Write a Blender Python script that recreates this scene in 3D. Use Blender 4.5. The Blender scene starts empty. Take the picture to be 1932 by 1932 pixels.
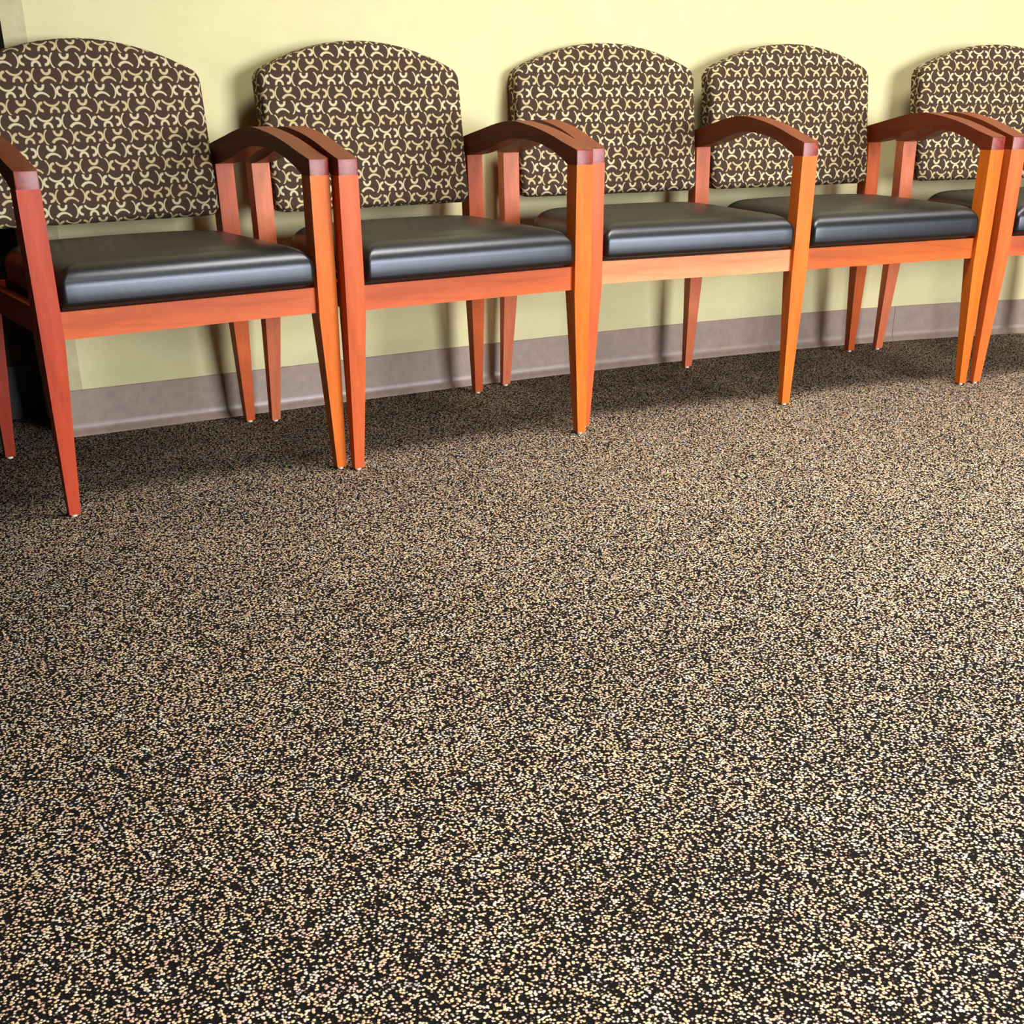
import bpy, bmesh, math
from mathutils import Matrix, Vector

COL = bpy.context.scene.collection

def srgb(r, g, b):
    def f(c):
        c /= 255.0
        return c / 12.92 if c <= .04045 else ((c + .055) / 1.055) ** 2.4
    return (f(r), f(g), f(b), 1.0)

# ------------------------------------------------------------------ node helper
class NT:
    def __init__(self, name):
        self.m = bpy.data.materials.new(name)
        self.m.use_nodes = True
        self.t = self.m.node_tree
        self.b = self.t.nodes['Principled BSDF']
    def new(self, kind, **kw):
        n = self.t.nodes.new(kind)
        for k, v in kw.items():
            setattr(n, k, v)
        return n
    def link(self, a, b):
        self.t.links.new(a, b)
    def put(self, sock, v):
        if isinstance(v, (int, float)):
            sock.default_value = v
        elif isinstance(v, tuple):
            sock.default_value = v
        else:
            self.link(v, sock)
    def math(self, op, a, b=None, c=None, clamp=False):
        n = self.new('ShaderNodeMath', operation=op, use_clamp=clamp)
        self.put(n.inputs[0], a)
        if b is not None:
            self.put(n.inputs[1], b)
        if c is not None:
            self.put(n.inputs[2], c)
        return n.outputs[0]
    def mix(self, f, a, b, blend='MIX'):
        n = self.new('ShaderNodeMix', data_type='RGBA', blend_type=blend)
        self.put(n.inputs[0], f)
        self.put(n.inputs[6], a)
        self.put(n.inputs[7], b)
        return n.outputs[2]
    def ramp(self, fac, stops, interp='LINEAR'):
        n = self.new('ShaderNodeValToRGB')
        r = n.color_ramp
        r.interpolation = interp
        while len(r.elements) < len(stops):
            r.elements.new(.5)
        for e, (p, c) in zip(r.elements, stops):
            e.position = p
            e.color = c
        self.put(n.inputs[0], fac)
        return n.outputs[0]
    def noise(self, vec, scale, detail=2.0, rough=.5, out=0):
        n = self.new('ShaderNodeTexNoise')
        n.inputs['Scale'].default_value = scale
        n.inputs['Detail'].default_value = detail
        n.inputs['Roughness'].default_value = rough
        self.link(vec, n.inputs['Vector'])
        return n.outputs[out]
    def mapping(self, vec, scale=(1, 1, 1), loc=(0, 0, 0)):
        n = self.new('ShaderNodeMapping')
        n.inputs['Scale'].default_value = scale
        n.inputs['Location'].default_value = loc
        self.link(vec, n.inputs['Vector'])
        return n.outputs[0]
    def bump(self, h, strength, dist):
        n = self.new('ShaderNodeBump')
        n.inputs['Strength'].default_value = strength
        n.inputs['Distance'].default_value = dist
        self.put(n.inputs['Height'], h)
        self.link(n.outputs[0], self.b.inputs['Normal'])

# ------------------------------------------------------------------ materials
_wood = {}
def wood(tone, axis, seed=0):
    """cherry wood; tone picks the colour of the board, axis the grain direction"""
    key = (tone, axis, seed)
    if key in _wood:
        return _wood[key]
    lo, hi, coat = {
        'orange': ((200, 92, 14), (226, 118, 26), .05),
        'amber': ((188, 84, 20), (210, 106, 34), .05),
        'red': ((162, 52, 22), (188, 70, 32), .05),
        'russet': ((182, 76, 26), (206, 98, 40), .05),
        'deep': ((128, 34, 8), (156, 46, 12), .05),
        'arm': ((100, 34, 8), (128, 52, 14), .12),
        'pink': ((190, 94, 56), (212, 118, 76), .05),
        'pale': ((226, 136, 88), (240, 158, 108), .05),
    }[tone]
    n = NT('cherry_wood_%s_%s' % (tone, axis))
    co = n.new('ShaderNodeTexCoord').outputs['Object']
    sc = {'x': (1.6, 14, 14), 'y': (14, 1.6, 14), 'z': (14, 14, 1.6)}[axis]
    v = n.mapping(co, sc, (seed * 1.7, seed * .9, seed * 2.3))
    a = n.noise(v, 1.6, 4, .6)
    v2 = n.mapping(co, tuple(s * 5 for s in sc), (seed, 0, seed))
    f = n.noise(v2, 3.0, 3, .6)
    wv = n.new('ShaderNodeTexWave', wave_type='RINGS', rings_direction='SPHERICAL')
    wv.inputs['Scale'].default_value = .55
    wv.inputs['Distortion'].default_value = 9
    wv.inputs['Detail'].default_value = 2
    wv.inputs['Detail Scale'].default_value = 1.1
    n.link(v, wv.inputs['Vector'])
    base = n.ramp(a, [(.3, srgb(*lo)), (.7, srgb(*hi))])
    fine = n.ramp(f, [(.35, (.86, .82, .78, 1)), (.65, (1, 1, 1, 1))])
    c = n.mix(.8, base, fine, 'MULTIPLY')
    vein = n.ramp(wv.outputs['Fac'], [(.0, (.72, .6, .5, 1)), (.12, (1, 1, 1, 1))])
    c = n.mix(.3, c, vein, 'MULTIPLY')
    n.link(c, n.b.inputs['Base Color'])
    n.b.inputs['Roughness'].default_value = .48
    n.b.inputs['Coat Weight'].default_value = coat
    n.b.inputs['Coat Roughness'].default_value = .3
    n.b.inputs['Specular IOR Level'].default_value = .22
    _wood[key] = n.m
    return n.m

def mat_endgrain():
    n = NT('cherry_end_grain')
    co = n.new('ShaderNodeTexCoord').outputs['Object']
    a = n.noise(co, 90, 4, .7)
    c = n.ramp(a, [(.35, srgb(92, 22, 12)), (.65, srgb(146, 46, 28))])
    n.link(c, n.b.inputs['Base Color'])
    n.b.inputs['Roughness'].default_value = .4
    return n.m

def mat_leather():
    n = NT('black_brown_vinyl')
    co = n.new('ShaderNodeTexCoord').outputs['Object']
    a = n.noise(co, 7, 3, .6)
    c = n.ramp(a, [(.3, srgb(11, 9, 8)), (.7, srgb(19, 16, 14))])
    n.link(c, n.b.inputs['Base Color'])
    v = n.new('ShaderNodeTexVoronoi')
    v.inputs['Scale'].default_value = 620
    n.link(co, v.inputs['Vector'])
    cr = n.noise(n.mapping(co, (1, 1, .6)), 14, 3, .6)
    h = n.math('ADD', n.math('MULTIPLY', v.outputs['Distance'], .25), n.math('MULTIPLY', cr, 2.2))
    n.bump(h, .15, .0015)
    n.b.inputs['Roughness'].default_value = .34
    n.b.inputs['Specular IOR Level'].default_value = .62
    n.b.inputs['Specular Tint'].default_value = (.80, .86, 1, 1)
    return n.m

def mat_fabric():
    """dark brown upholstery woven with cream arcs; UV are metres on the cloth"""
    n = NT('arc_pattern_upholstery')
    uv = n.new('ShaderNodeUVMap').outputs[0]
    s = n.new('ShaderNodeSeparateXYZ')
    n.link(uv, s.inputs[0])
    T, V = .1255, .0288
    row = n.math('DIVIDE', s.outputs[1], V)              # rows counted downwards
    ri = n.math('FLOOR', row)
    Y = n.math('MULTIPLY', n.math('SUBTRACT', n.math('SUBTRACT', row, ri), .5), 170.0)   # + is down
    half = n.math('FLOOR', n.math('DIVIDE', ri, 2.0))
    odd = n.math('SUBTRACT', ri, n.math('MULTIPLY', half, 2.0))
    off = n.math('ADD', n.math('MULTIPLY', half, .5), n.math('MULTIPLY', odd, .157))
    u = n.math('ADD', n.math('DIVIDE', s.outputs[0], T), off)
    u = n.math('FRACT', n.math('ADD', u, 100.25))        # P motif centred on .25
    X = n.math('MULTIPLY', u, 730.0)
    soft = 4.0
    def arc(cx, cy, R, w, dx, dy, ca, taper=0.0):
        px = n.math('SUBTRACT', X, cx)
        py = n.math('SUBTRACT', Y, cy)
        L = n.math('SQRT', n.math('ADD', n.math('MULTIPLY', px, px), n.math('MULTIPLY', py, py)))
        d = n.math('ABSOLUTE', n.math('SUBTRACT', L, R))
        # pen gets thicker towards one end, like the woven strokes do
        ww = w if not taper else n.math('ADD', n.math('MULTIPLY', n.math('DIVIDE', px if dy else py, R), taper), w)
        k = n.math('DIVIDE', n.math('SUBTRACT', n.math('ADD', ww, soft), d), soft * 2, clamp=True)
        dot = n.math('ADD', n.math('MULTIPLY', px, dx), n.math('MULTIPLY', py, dy))
        e = n.math('SUBTRACT', dot, n.math('MULTIPLY', L, ca))
        g = n.math('DIVIDE', n.math('ADD', e, soft), soft * 2, clamp=True)
        return n.math('MULTIPLY', k, g)
    P, Q = 182.5, 547.5
    parts = [
        arc(P - 66, 3, 111, 8, -1, 0, .62), arc(P + 68, 3, 111, 8, 1, 0, .62),
        arc(P - 2, -65, 45, 15, 0, 1, -.2), arc(P + 5, 124, 106, 13, 0, -1, .56, -4.0),
        arc(Q - 6, -114, 106, 11, 0, 1, .52, -2.0), arc(Q + 12, 58, 45, 14, 0, -1, -.25),
        arc(Q - 126, 2, 44, 15, -1, 0, -.1), arc(Q + 126, 4, 44, 15, 1, 0, -.2),
    ]
    m = parts[0]
    for p in parts[1:]:
        m = n.math('MAXIMUM', m, p)
    co = n.new('ShaderNodeTexCoord').outputs['UV']
    weave = n.noise(n.mapping(co, (1, 1, 1)), 1500, 2, .6)
    base = n.ramp(weave, [(.3, srgb(44, 31, 24)), (.7, srgb(80, 61, 47))])
    motif = n.mix(odd, srgb(194, 176, 132), srgb(202, 190, 152))
    motif = n.mix(.35, motif, n.ramp(weave, [(.3, (.6, .6, .6, 1)), (.7, (1, 1, 1, 1))]), 'MULTIPLY')
    n.link(n.mix(m, base, motif), n.b.inputs['Base Color'])
    n.b.inputs['Roughness'].default_value = .85
    n.b.inputs['Specular IOR Level'].default_value = .2
    n.bump(n.math('ADD', n.math('MULTIPLY', weave, .3), m), .3, .0008)
    return n.m

def mat_carpet():
    n = NT('flecked_loop_carpet_gap_shade')
    co = n.new('ShaderNodeTexCoord').outputs['Object']
    v = n.mapping(co, (1, 1, 1))
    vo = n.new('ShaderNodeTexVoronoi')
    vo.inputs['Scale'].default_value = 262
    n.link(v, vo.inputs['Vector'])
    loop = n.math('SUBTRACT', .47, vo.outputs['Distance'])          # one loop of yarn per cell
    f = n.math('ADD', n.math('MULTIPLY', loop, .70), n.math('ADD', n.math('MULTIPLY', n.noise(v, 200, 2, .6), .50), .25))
    tint = n.noise(n.mapping(co, (1, 1, 1), (3, 7, 0)), 34, 3, .75)
    tint2 = n.noise(n.mapping(co, (1, 1, 1), (9, 2, 0)), 150, 1, .5, 0)
    big = n.noise(co, 2.2, 3, .6)
    light = n.ramp(tint, [(.32, srgb(150, 146, 148)), (.43, srgb(206, 196, 182)), (.51, srgb(206, 180, 132)),
                          (.58, srgb(186, 150, 138)), (.68, srgb(210, 202, 192))])
    mid = n.ramp(tint2, [(.35, srgb(62, 48, 44)), (.65, srgb(116, 98, 84))])
    dark = srgb(10, 8, 8)  # shade in the gaps between loops, painted in, along with dark yarn flecks
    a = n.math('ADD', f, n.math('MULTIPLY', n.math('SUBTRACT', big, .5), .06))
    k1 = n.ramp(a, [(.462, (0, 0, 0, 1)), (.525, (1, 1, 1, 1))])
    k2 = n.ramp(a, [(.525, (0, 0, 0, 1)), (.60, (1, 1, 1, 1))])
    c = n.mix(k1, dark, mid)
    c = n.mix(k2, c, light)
    n.link(c, n.b.inputs['Base Color'])
    n.b.inputs['Roughness'].default_value = .95
    n.b.inputs['Specular IOR Level'].default_value = .15
    n.bump(f, .6, .004)
    return n.m

def mat_paint(name, c1, c2, rough=.7):
    n = NT(name)
    co = n.new('ShaderNodeTexCoord').outputs['Object']
    a = n.noise(co, 9, 4, .7)
    g = n.noise(co, 420, 2, .6)
    c = n.ramp(a, [(.3, srgb(*c1)), (.7, srgb(*c2))])
    c = n.mix(.5, c, n.ramp(g, [(.3, (.93, .93, .92, 1)), (.7, (1, 1, 1, 1))]), 'MULTIPLY')
    n.link(c, n.b.inputs['Base Color'])
    n.b.inputs['Roughness'].default_value = rough
    n.bump(g, .12, .0008)
    return n.m

def mat_plain(name, c, rough=.5, spec=.5):
    n = NT(name)
    co = n.new('ShaderNodeTexCoord').outputs['Object']
    a = n.noise(co, 40, 3, .6)
    lo = tuple(x * .88 for x in c)
    n.link(n.ramp(a, [(.3, srgb(*lo)), (.7, srgb(*c))]), n.b.inputs['Base Color'])
    n.b.inputs['Roughness'].default_value = rough
    n.b.inputs['Specular IOR Level'].default_value = spec
    return n.m

M_END = mat_endgrain()
M_LEATHER = mat_leather()
M_FABRIC = mat_fabric()
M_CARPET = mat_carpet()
M_WALL = mat_paint('cream_wall_covering', (208, 201, 150), (216, 209, 160))
M_GUARD = mat_plain('beige_corner_guard', (192, 180, 130), .5)
M_BASE = mat_plain('taupe_vinyl_base', (156, 134, 118), .38)
M_RECESS = mat_paint('shaded_recess_olive_brown', (44, 34, 18), (54, 42, 24))  # shadow of the recess put into the wall colour
M_RBASE = mat_plain('shaded_recess_vinyl_base', (20, 18, 17), .4)  # same vinyl base as the main wall, blackened to paint the recess shadow
M_GLIDE = mat_plain('white_nylon', (225, 218, 205), .4)
M_BOARD = mat_plain('seat_gap_shadow_black', (18, 15, 13), .8)  # black board added to draw the shadow line between cushion and rail

# ------------------------------------------------------------------ mesh helpers
def link_mesh(name, bm, mats, parent=None, sharp=32):
    me = bpy.data.meshes.new(name)
    bmesh.ops.recalc_face_normals(bm, faces=bm.faces)
    bm.to_mesh(me)
    bm.free()
    for m in (mats if isinstance(mats, (list, tuple)) else [mats]):
        me.materials.append(m)
    for p in me.polygons:
        p.use_smooth = True
    me.set_sharp_from_angle(angle=math.radians(sharp))
    o = bpy.data.objects.new(name, me)
    COL.objects.link(o)
    if parent:
        o.parent = parent
    return o

def bevel(bm, w, seg=2, ang=30):
    es = [e for e in bm.edges if len(e.link_faces) == 2 and e.calc_face_angle(0) > math.radians(ang)]
    bmesh.ops.bevel(bm, geom=es, offset=w, segments=seg, affect='EDGES', profile=.6, clamp_overlap=True)

def loft(secs, w=.0018):
    """secs: (z, x0, x1, y0, y1) rectangles stacked upwards"""
    bm = bmesh.new()
    rings = []
    for z, x0, x1, y0, y1 in secs:
        rings.append([bm.verts.new(p) for p in ((x0, y0, z), (x1, y0, z), (x1, y1, z), (x0, y1, z))])
    for a, b in zip(rings, rings[1:]):
        for i in range(4):
            bm.faces.new((a[i], a[(i + 1) % 4], b[(i + 1) % 4], b[i]))
    bm.faces.new(rings[0][::-1])
    bm.faces.new(rings[-1])
    if w:
        bevel(bm, w)
    return bm

def box(x0, x1, y0, y1, z0, z1, w=.0015):
    return loft([(z0, x0, x1, y0, y1), (z1, x0, x1, y0, y1)], w)

def catmull(pts, k=4):
    out = []
    for i in range(len(pts) - 1):
        p0 = pts[max(i - 1, 0)]; p1 = pts[i]; p2 = pts[i + 1]; p3 = pts[min(i + 2, len(pts) - 1)]
        for j in range(k):
            t = j / k
            out.append(tuple(.5 * (2 * b + (c - a) * t + (2 * a - 5 * b + 4 * c - d) * t * t + (3 * b - a - 3 * c + d) * t ** 3)
                             for a, b, c, d in zip(p0, p1, p2, p3)))
    out.append(pts[-1])
    return out

def rounded(poly, rad, k=6):
    """round the corners of a convex polygon; rad per corner"""
    out = []
    n = len(poly)
    for i in range(n):
        p = Vector(poly[i]); a = (Vector(poly[i - 1]) - p); b = (Vector(poly[(i + 1) % n]) - p)
        r = rad[i]
        if r <= 0:
            out.append(tuple(p)); continue
        a.normalize(); b.normalize()
        half = a.angle(b) / 2
        t = r / math.tan(half)
        c = p + (a + b).normalized() * (r / math.sin(half))
        s = p + a * t; e = p + b * t
        v0 = s - c; v1 = e - c
        ang = v0.angle(v1)
        for j in range(k + 1):
            f = j / k
            w = (v0 * math.sin((1 - f) * ang) + v1 * math.sin(f * ang)) / max(math.sin(ang), 1e-6)
            out.append(tuple(c + w))
    return out

def resample(poly, step):
    out = []
    n = len(poly)
    for i in range(n):
        a = Vector(poly[i]); b = Vector(poly[(i + 1) % n])
        L = (b - a).length
        if L < 1e-6:
            continue
        k = max(1, int(L / step))
        for j in range(k):
            out.append(tuple(a.lerp(b, j / k)))
    return out

def cushion(outline, skirt, a, h, dome, place, uvf=None, wrap=None):
    """outline: CCW 2D points. skirt: depth of the straight side. a,h: rounding run and rise.
    place((p, q), depth) -> xyz ; depth 0 = back plane, grows to the face."""
    pts = [Vector(p) for p in outline]
    n = len(pts)
    xs_ = [p.x for p in pts]; ys_ = [p.y for p in pts]
    hx, hy = (max(xs_) - min(xs_)) / 2, (max(ys_) - min(ys_)) / 2
    mx, my = (max(xs_) + min(xs_)) / 2, (max(ys_) + min(ys_)) / 2
    cen = Vector((mx, my))
    def inset(p, d):
        return Vector((mx + (p.x - mx) * (1 - d / hx), my + (p.y - my) * (1 - d / hy)))
    def crown(r):
        g = lambda v: max(0, 1 - abs(v) ** 2.2)
        return (g((r.x - mx) / (hx - a)) * g((r.y - my) / (hy - a))) ** .6
    bm = bmesh.new()
    uvl = bm.loops.layers.uv.new('UVMap')
    rows = []                                           # (verts, uvs)
    def ring(d, depth, uvd):
        rows.append(([bm.verts.new(place(inset(p, d), depth)) for p in pts], [inset(p, uvd) for p in pts]))
    arc = (a + h) * .8
    side = a - arc                                      # uv inset where the straight side starts
    bk = .012
    ring(bk, 0, side - skirt - bk)
    for k in range(1, 5):
        t = k / 4 * math.pi / 2
        ring(bk * (1 - math.sin(t)), bk * (1 - math.cos(t)), side - skirt + bk * k / 4)
    ring(0, bk + (skirt - bk) * .5, side - skirt * .5)
    K = 10
    for k in range(0, K + 1):
        t = k / K * math.pi / 2
        ring(a * (1 - math.cos(t)), skirt + h * math.sin(t), side + arc * k / K)
    m = 11
    base = [inset(p, a) for p in pts]
    for k in range(1, m):
        f = 1 - k / m
        vs, us = [], []
        for q in base:
            r = cen + (q - cen) * f
            vs.append(bm.verts.new(place(r, skirt + h + dome * crown(r))))
            us.append(r)
        rows.append((vs, us))
    cv = bm.verts.new(place(cen, skirt + h + dome * crown(cen)))
    for (va, ua), (vb, ub) in zip(rows, rows[1:]):
        for i in range(n):
            j = (i + 1) % n
            f = bm.faces.new((va[i], va[j], vb[j], vb[i]))
            for l, w in zip(f.loops, (ua[i], ua[j], ub[j], ub[i])):
                l[uvl].uv = uvf(w) if uvf else w
    vl, ul = rows[-1]
    for i in range(n):
        j = (i + 1) % n
        f = bm.faces.new((vl[i], vl[j], cv))
        for l, w in zip(f.loops, (ul[i], ul[j], cen)):
            l[uvl].uv = uvf(w) if uvf else w
    bm.faces.new(rows[0][0][::-1])
    return bm

# ------------------------------------------------------------------ chairs
LW = .0422      # leg width
FW = .0217      # width of a foot
H = .5955       # post height, armrest sits on top

def front_leg(x0, x1, side):
    """side -1: outer face left, 1: outer face right, 0: tapers both ways"""
    f0, f1 = {-1: (x0, x0 + FW), 1: (x1 - FW, x1), 0: ((x0 + x1 - FW) / 2, (x0 + x1 + FW) / 2)}[side]
    return loft([(.005, f0, f1, .008, .027), (.325, x0, x1, .001, .0385), (.345, x0, x1, 0, .0385), (H, x0, x1, 0, .0385)])

def rear_leg(x0, x1, side):
    f0, f1 = {-1: (x0, x0 + FW), 1: (x1 - FW, x1), 0: ((x0 + x1 - FW) / 2, (x0 + x1 + FW) / 2)}[side]
    return loft([(.005, f0, f1, .508, .528), (.325, x0, x1, .486, .524), (.40, x0, x1, .483, .522), (H, x0, x1, .492, .531)])

def glide(x, y):
    bm = bmesh.new()
    bmesh.ops.create_cone(bm, cap_ends=True, segments=16, radius1=.007, radius2=.0065, depth=.006,
                          matrix=Matrix.Translation((x, y, .003)))
    return bm

ARM_TOP = [(0, .626), (.047, .637), (.1, .651), (.15, .662), (.2, .670), (.26, .6765), (.31, .675), (.365, .667),
           (.42, .656), (.49, .642), (.537, .632)]
ARM_LOW = [(.49, .5955), (.455, .600), (.42, .607), (.39, .6135), (.35, .625), (.31, .634), (.28, .6385), (.235, .6405),
           (.195, .6385), (.15, .633), (.105, .622), (.06, .6065), (.0385, .5955)]

def armrest(x0, x1):
    prof = catmull(ARM_TOP) + [(.537, .5955)] + catmull(ARM_LOW) + [(0, .5955)]
    bm = bmesh.new()
    L = [bm.verts.new((x0, y, z)) for y, z in prof]
    R = [bm.verts.new((x1, y, z)) for y, z in prof]
    bm.faces.new(L)
    bm.faces.new(R[::-1])
    n = len(prof)
    for i in range(n):
        j = (i + 1) % n
        f = bm.faces.new((L[i], R[i], R[j], L[j]))
        if prof[i][0] == 0 and prof[j][0] == 0:
            f.material_index = 1
    # soften the long edges
    es = []
    for i in range(n):
        j = (i + 1) % n
        if (L[i].co - L[j].co).length > 1e-5 and not (prof[i][1] < .5956 and prof[j][1] < .5956):
            for a, b in ((L[i], L[j]), (R[i], R[j])):
                e = bm.edges.get((a, b))
                if e:
                    es.append(e)
    e = bm.edges.get((L[0], R[0]))
    bmesh.ops.bevel(bm, geom=es + [e], offset=.002, segments=2, affect='EDGES', profile=.6, clamp_overlap=True)
    return bm

def seat_cushion(x0, x1):
    out = rounded([(x0, -.006), (x1, -.006), (x1 - .004, .468), (x0 + .004, .468)], [.012, .012, .07, .07], 8)
    out = resample(out, .02)
    return cushion(out, .036, .052, .040, .011, lambda p, d: (p.x, p.y, .390 + d))

def back_pad(x0, x1, phase):
    cx = (x0 + x1) / 2
    hw = (x1 - x0) / 2
    top = []
    for i in range(15):
        t = 1 - 2 * i / 14
        x = cx + t * (hw - .001)
        top.append((x, .846 - .066 * (abs(t) ** 2.0)))
    poly = [(x0 + .003, .488), (x1 - .003, .488)] + top
    rad = [.022, .022] + [.03] + [0] * 13 + [.03]
    poly = rounded(poly, rad, 6)
    out = resample(poly, .014)
    px, pz = phase
    def place(p, d):
        z = p.y
        front = .466 + .165 * (z - .5)
        return (p.x, front + .064 - d, z)
    # UV y counts rows downwards from the phase row
    def uvf(w):
        return (w.x - px, 100.5 * .0288 + (pz - w.y))
    return cushion(out, .042, .018, .018, .006, place, uvf)

def ring_stretch(parent, name, bm, mat, **kw):
    return link_mesh(name, bm, mat, parent, **kw)

def armchair(name, loc, rot, label, group, bays, tones, phases):
    """bays: x ranges between legs; tones: per leg / rail colour names"""
    root = bpy.data.objects.new(name, None)
    root.empty_display_size = .2
    COL.objects.link(root)
    root.location = (loc[0], loc[1], 0)
    root.rotation_euler = (0, 0, rot)
    root['label'] = label
    root['category'] = 'chair'
    if group:
        root['group'] = group
    posts = [(bays[0][0] - LW, bays[0][0], -1)]
    for a, b in zip(bays, bays[1:]):
        posts.append((a[1], b[0], 0))
    posts.append((bays[-1][1], bays[-1][1] + LW, 1))
    for i, (x0, x1, s) in enumerate(posts):
        fm = {-1: x0 + FW / 2, 1: x1 - FW / 2, 0: (x0 + x1) / 2}[s]
        l = link_mesh('leg', front_leg(x0, x1, s), wood(tones['front'][i], 'z', i + 1), root)
        link_mesh('glide', glide(fm, .0175), M_GLIDE, l)
        l = link_mesh('leg', rear_leg(x0, x1, s), wood(tones['rear'][i], 'z', i + 4), root)
        link_mesh('glide', glide(fm, .518), M_GLIDE, l)
        link_mesh('armrest', armrest(x0, x1), [wood('arm', 'y', i + 1), M_END], root)
        if s <= 0:
            link_mesh('seat_rail', box(x1 - .024 if s else x1 - .03, x1 - .004 if s else x1 - .012, .038, .486, .334, .384), wood('deep', 'y', i), root)
        elif s == 1:
            link_mesh('seat_rail', box(x0 + .004, x0 + .024, .038, .486, .334, .384), wood('deep', 'y', i), root)
    for i, (x0, x1) in enumerate(bays):
        link_mesh('seat_rail', box(x0, x1, .0113, .031, .334, .384), wood(tones['rail'][i], 'x', i + 7), root)
        link_mesh('seat_rail', box(x0, x1, .494, .512, .334, .384), wood('deep', 'x', i + 2), root)
        link_mesh('seat_shadow_board', box(x0 + .012, x1 - .012, .032, .455, .372, .391, 0), M_BOARD, root)
        link_mesh('seat', seat_cushion(x0 + .0035, x1 - .0035), M_LEATHER, root, sharp=60)
        link_mesh('backrest', back_pad(x0 + .001, x1 - .001, phases[i]), M_FABRIC, root, sharp=60)
    return root

W = .6
BAY = [(LW, W - LW)]
MID = .5866
armchair('waiting_room_armchair', (0, -.6533), .0538,
         'cherry armchair with brown arc-patterned back, leftmost in the row beside the wall corner', 'single armchairs along the cream wall',
         BAY, dict(front=['red', 'orange'], rear=['deep', 'russet'], rail=['russet']), [(.346, .775)])
armchair('waiting_room_armchair', (.6062, -.65), 0,
         'single cherry armchair second from the left, between the leftmost armchair and the two-seater', 'single armchairs along the cream wall',
         BAY, dict(front=['russet', 'orange'], rear=['pink', 'russet'], rail=['russet']), [(.107, .7374)])
armchair('two_seat_chair', (1.2231, -.6043), -.1389,
         'cherry two-seater with a shared middle armrest, two dark seats and patterned backs', None,
         [(LW, MID - LW / 2), (MID + LW / 2, 1.1731 - LW)],
         dict(front=['russet', 'orange', 'orange'], rear=['pink', 'pink', 'russet'], rail=['pale', 'amber']), [(.257, .7613), (.6886, .7197)])
armchair('waiting_room_armchair', (2.4079, -.7715), -.2478,
         'cherry armchair at the far right end of the row, partly outside the photo', 'single armchairs along the cream wall',
         BAY, dict(front=['amber', 'amber'], rear=['pink', 'russet'], rail=['russet']), [(.1248, .7918)])

# ------------------------------------------------------------------ the room
def wy(x):
    def f(x):
        t = x - 1.2
        return -.03478 - .02783 * t - .02657 * t * t - .017228 * t ** 3
    if x <= 3.25:
        return f(x)
    s = (f(3.25) - f(3.249)) / .001
    return f(3.25) + s * (x - 3.25)

X_END = .142           # where the wall stops at the outside corner
Y_REC = .236           # face of the recessed wall

def frange(a, b, n):
    return [a + (b - a) * i / n for i in range(n + 1)]

def along_wall(x):
    """point and outward normal (towards the room) of the curved wall"""
    d = (wy(x + .001) - wy(x - .001)) / .002
    t = Vector((1, d)).normalized()
    return Vector((x, wy(x))), Vector((t.y, -t.x))

def sweep(xs, prof, closed=True):
    """prof: (out, z) points swept along the wall"""
    bm = bmesh.new()
    rings = []
    for x in xs:
        p, nrm = along_wall(x)
        rings.append([bm.verts.new((p.x + nrm.x * o, p.y + nrm.y * o, z)) for o, z in prof])
    n = len(prof)
    for a, b in zip(rings, rings[1:]):
        for i in range(n):
            j = (i + 1) % n
            bm.faces.new((a[i], b[i], b[j], a[j]))
    bm.faces.new(rings[0])
    bm.faces.new(rings[-1][::-1])
    return bm

def struct(name, bm, mat, sharp=30):
    o = link_mesh(name, bm, mat, sharp=sharp)
    o['kind'] = 'structure'
    return o

ROOM_H = 2.6
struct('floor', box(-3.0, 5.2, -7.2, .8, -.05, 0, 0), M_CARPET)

# curved back wall, ending in an outside corner that turns back to the recess
bm = bmesh.new()
xs = frange(X_END, 5.0, 90)
front = [(x, wy(x)) for x in xs]
outline = front + [(5.0, wy(5.0) + .4), (3.4, .5), (X_END, .5)]
lo = [bm.verts.new((x, y, 0)) for x, y in outline]
hi = [bm.verts.new((x, y, ROOM_H)) for x, y in outline]
n = len(outline)
for i in range(n):
    j = (i + 1) % n
    bm.faces.new((lo[i], lo[j], hi[j], hi[i]))
bm.faces.new(hi)
bm.faces.new(lo[::-1])
struct('wall_back', bm, M_WALL)

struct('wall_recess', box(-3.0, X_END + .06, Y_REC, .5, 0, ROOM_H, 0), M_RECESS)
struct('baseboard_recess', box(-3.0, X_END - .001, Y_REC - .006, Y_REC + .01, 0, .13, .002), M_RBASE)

cove = [(-.002, 0), (.0135, 0), (.0135, .0015), (.0118, .0055), (.0092, .0095), (.0068, .0135), (.0052, .0175), (.0040, .022),
        (.0036, .030), (.0034, .1055), (.0026, .1072), (-.002, .1072)]
SEAM = 2.688
struct('baseboard_back', sweep(frange(X_END + .001, SEAM - .0006, 60), cove), M_BASE, 20)
struct('baseboard_right', sweep(frange(SEAM + .0006, 4.95, 50), cove), M_BASE, 20)

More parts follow.
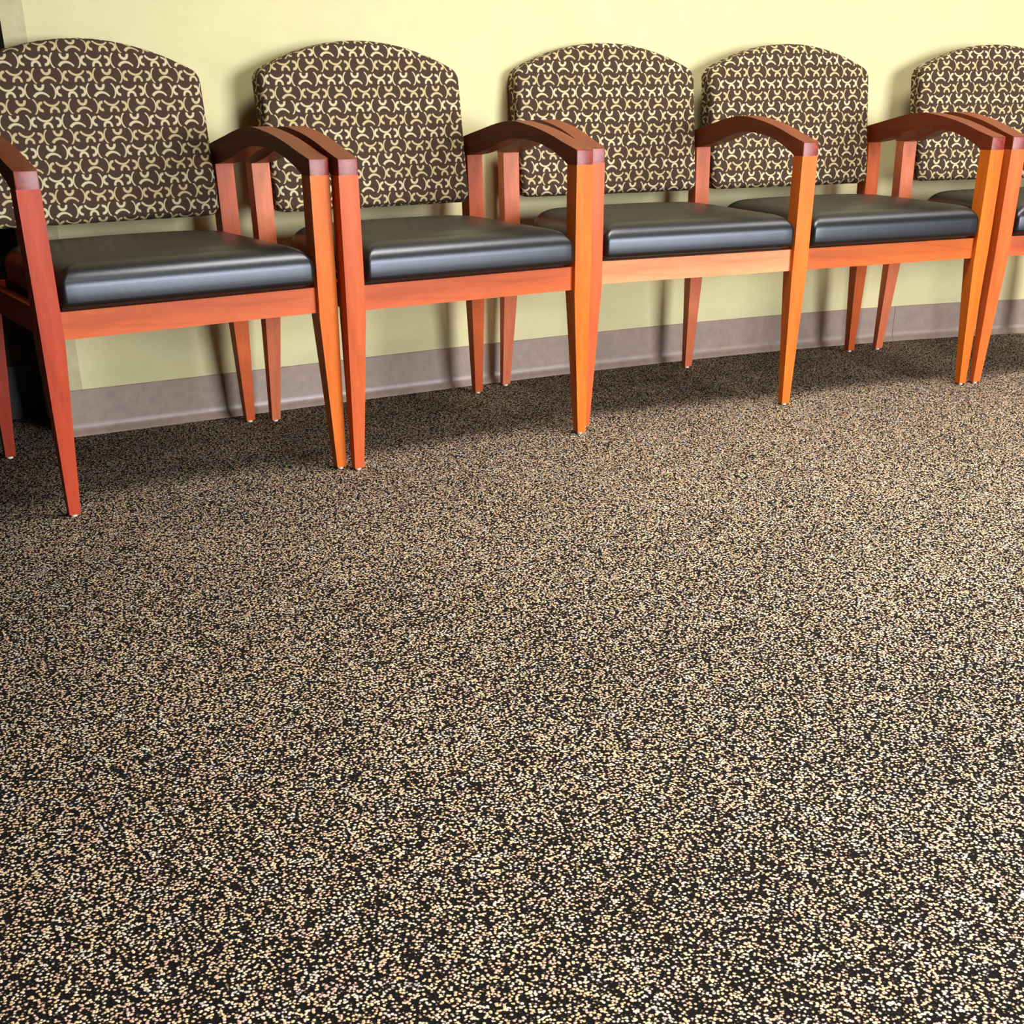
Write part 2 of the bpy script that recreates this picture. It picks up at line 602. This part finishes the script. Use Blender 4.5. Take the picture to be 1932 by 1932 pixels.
# plastic corner guard: a thin L wrapped round the outside corner
bm = bmesh.new()
g = .0022
yc = wy(X_END)
L = [(X_END - g, yc - g), (X_END + .046, wy(X_END + .046) - g), (X_END + .0468, wy(X_END + .046) - .0004),
     (X_END + .0005, yc + .0005), (X_END + .0005, yc + .046), (X_END - g, yc + .046)]
lo = [bm.verts.new((x, y, .108)) for x, y in L]
hi = [bm.verts.new((x, y, 1.9)) for x, y in L]
for i in range(len(L)):
    j = (i + 1) % len(L)
    bm.faces.new((lo[i], lo[j], hi[j], hi[i]))
bm.faces.new(hi)
bm.faces.new(lo[::-1])
struct('trim_1', bm, M_GUARD)

# ------------------------------------------------------------------ light
def area(name, loc, target, size, energy, color, spread=180):
    d = bpy.data.lights.new(name, 'AREA')
    d.shape = 'RECTANGLE'
    d.size, d.size_y = size
    d.energy = energy
    d.color = color
    d.spread = math.radians(spread)
    o = bpy.data.objects.new(name, d)
    COL.objects.link(o)
    o.location = loc
    o.rotation_euler = (Vector(target) - Vector(loc)).to_track_quat('-Z', 'Y').to_euler()
    return o

area('window_daylight', (3.0, -6.7, 1.05), (.6, -.4, .45), (2.6, 2.0), 440, (.93, .95, 1.0), 150)
for lx, ly, e in ((1.5, -1.35, 54), (3.2, -1.45, 32), (4.8, -1.6, 18), (.7, -3.1, 66), (2.6, -3.2, 40)):
    area('ceiling_light', (lx, ly, 2.55), (lx, ly + .02, 0), (1.2, .6), e, (1.0, .94, .84), 110)

w = bpy.data.worlds.new('room_air')
w.use_nodes = True
w.node_tree.nodes['Background'].inputs[0].default_value = (.9, .85, .75, 1)
w.node_tree.nodes['Background'].inputs[1].default_value = .012
bpy.context.scene.world = w

# ------------------------------------------------------------------ camera
f = Vector((0.45591568, 0.7742047, -0.43903073))
r = Vector((0.86032465, -0.50971744, -0.00544412))
u = Vector((0.22799648, 0.3752269, 0.89845555))
cd = bpy.data.cameras.new('camera')
cd.sensor_fit = 'HORIZONTAL'
cd.sensor_width = 36
cd.lens = 2330 / 1932 * 36
cd.shift_y = 322 / 1932
cd.clip_start = .05
cam = bpy.data.objects.new('camera', cd)
COL.objects.link(cam)
cam.matrix_world = Matrix(((r.x, u.x, -f.x, -.42983906), (r.y, u.y, -f.y, -3.06670045), (r.z, u.z, -f.z, .76336891), (0, 0, 0, 1)))
sc = bpy.context.scene
sc.camera = cam
sc.view_settings.view_transform = 'Standard'
sc.view_settings.look = 'None'
sc.view_settings.gamma = 1
sc.view_settings.use_curve_mapping = False
sc.view_settings.exposure = -0.28
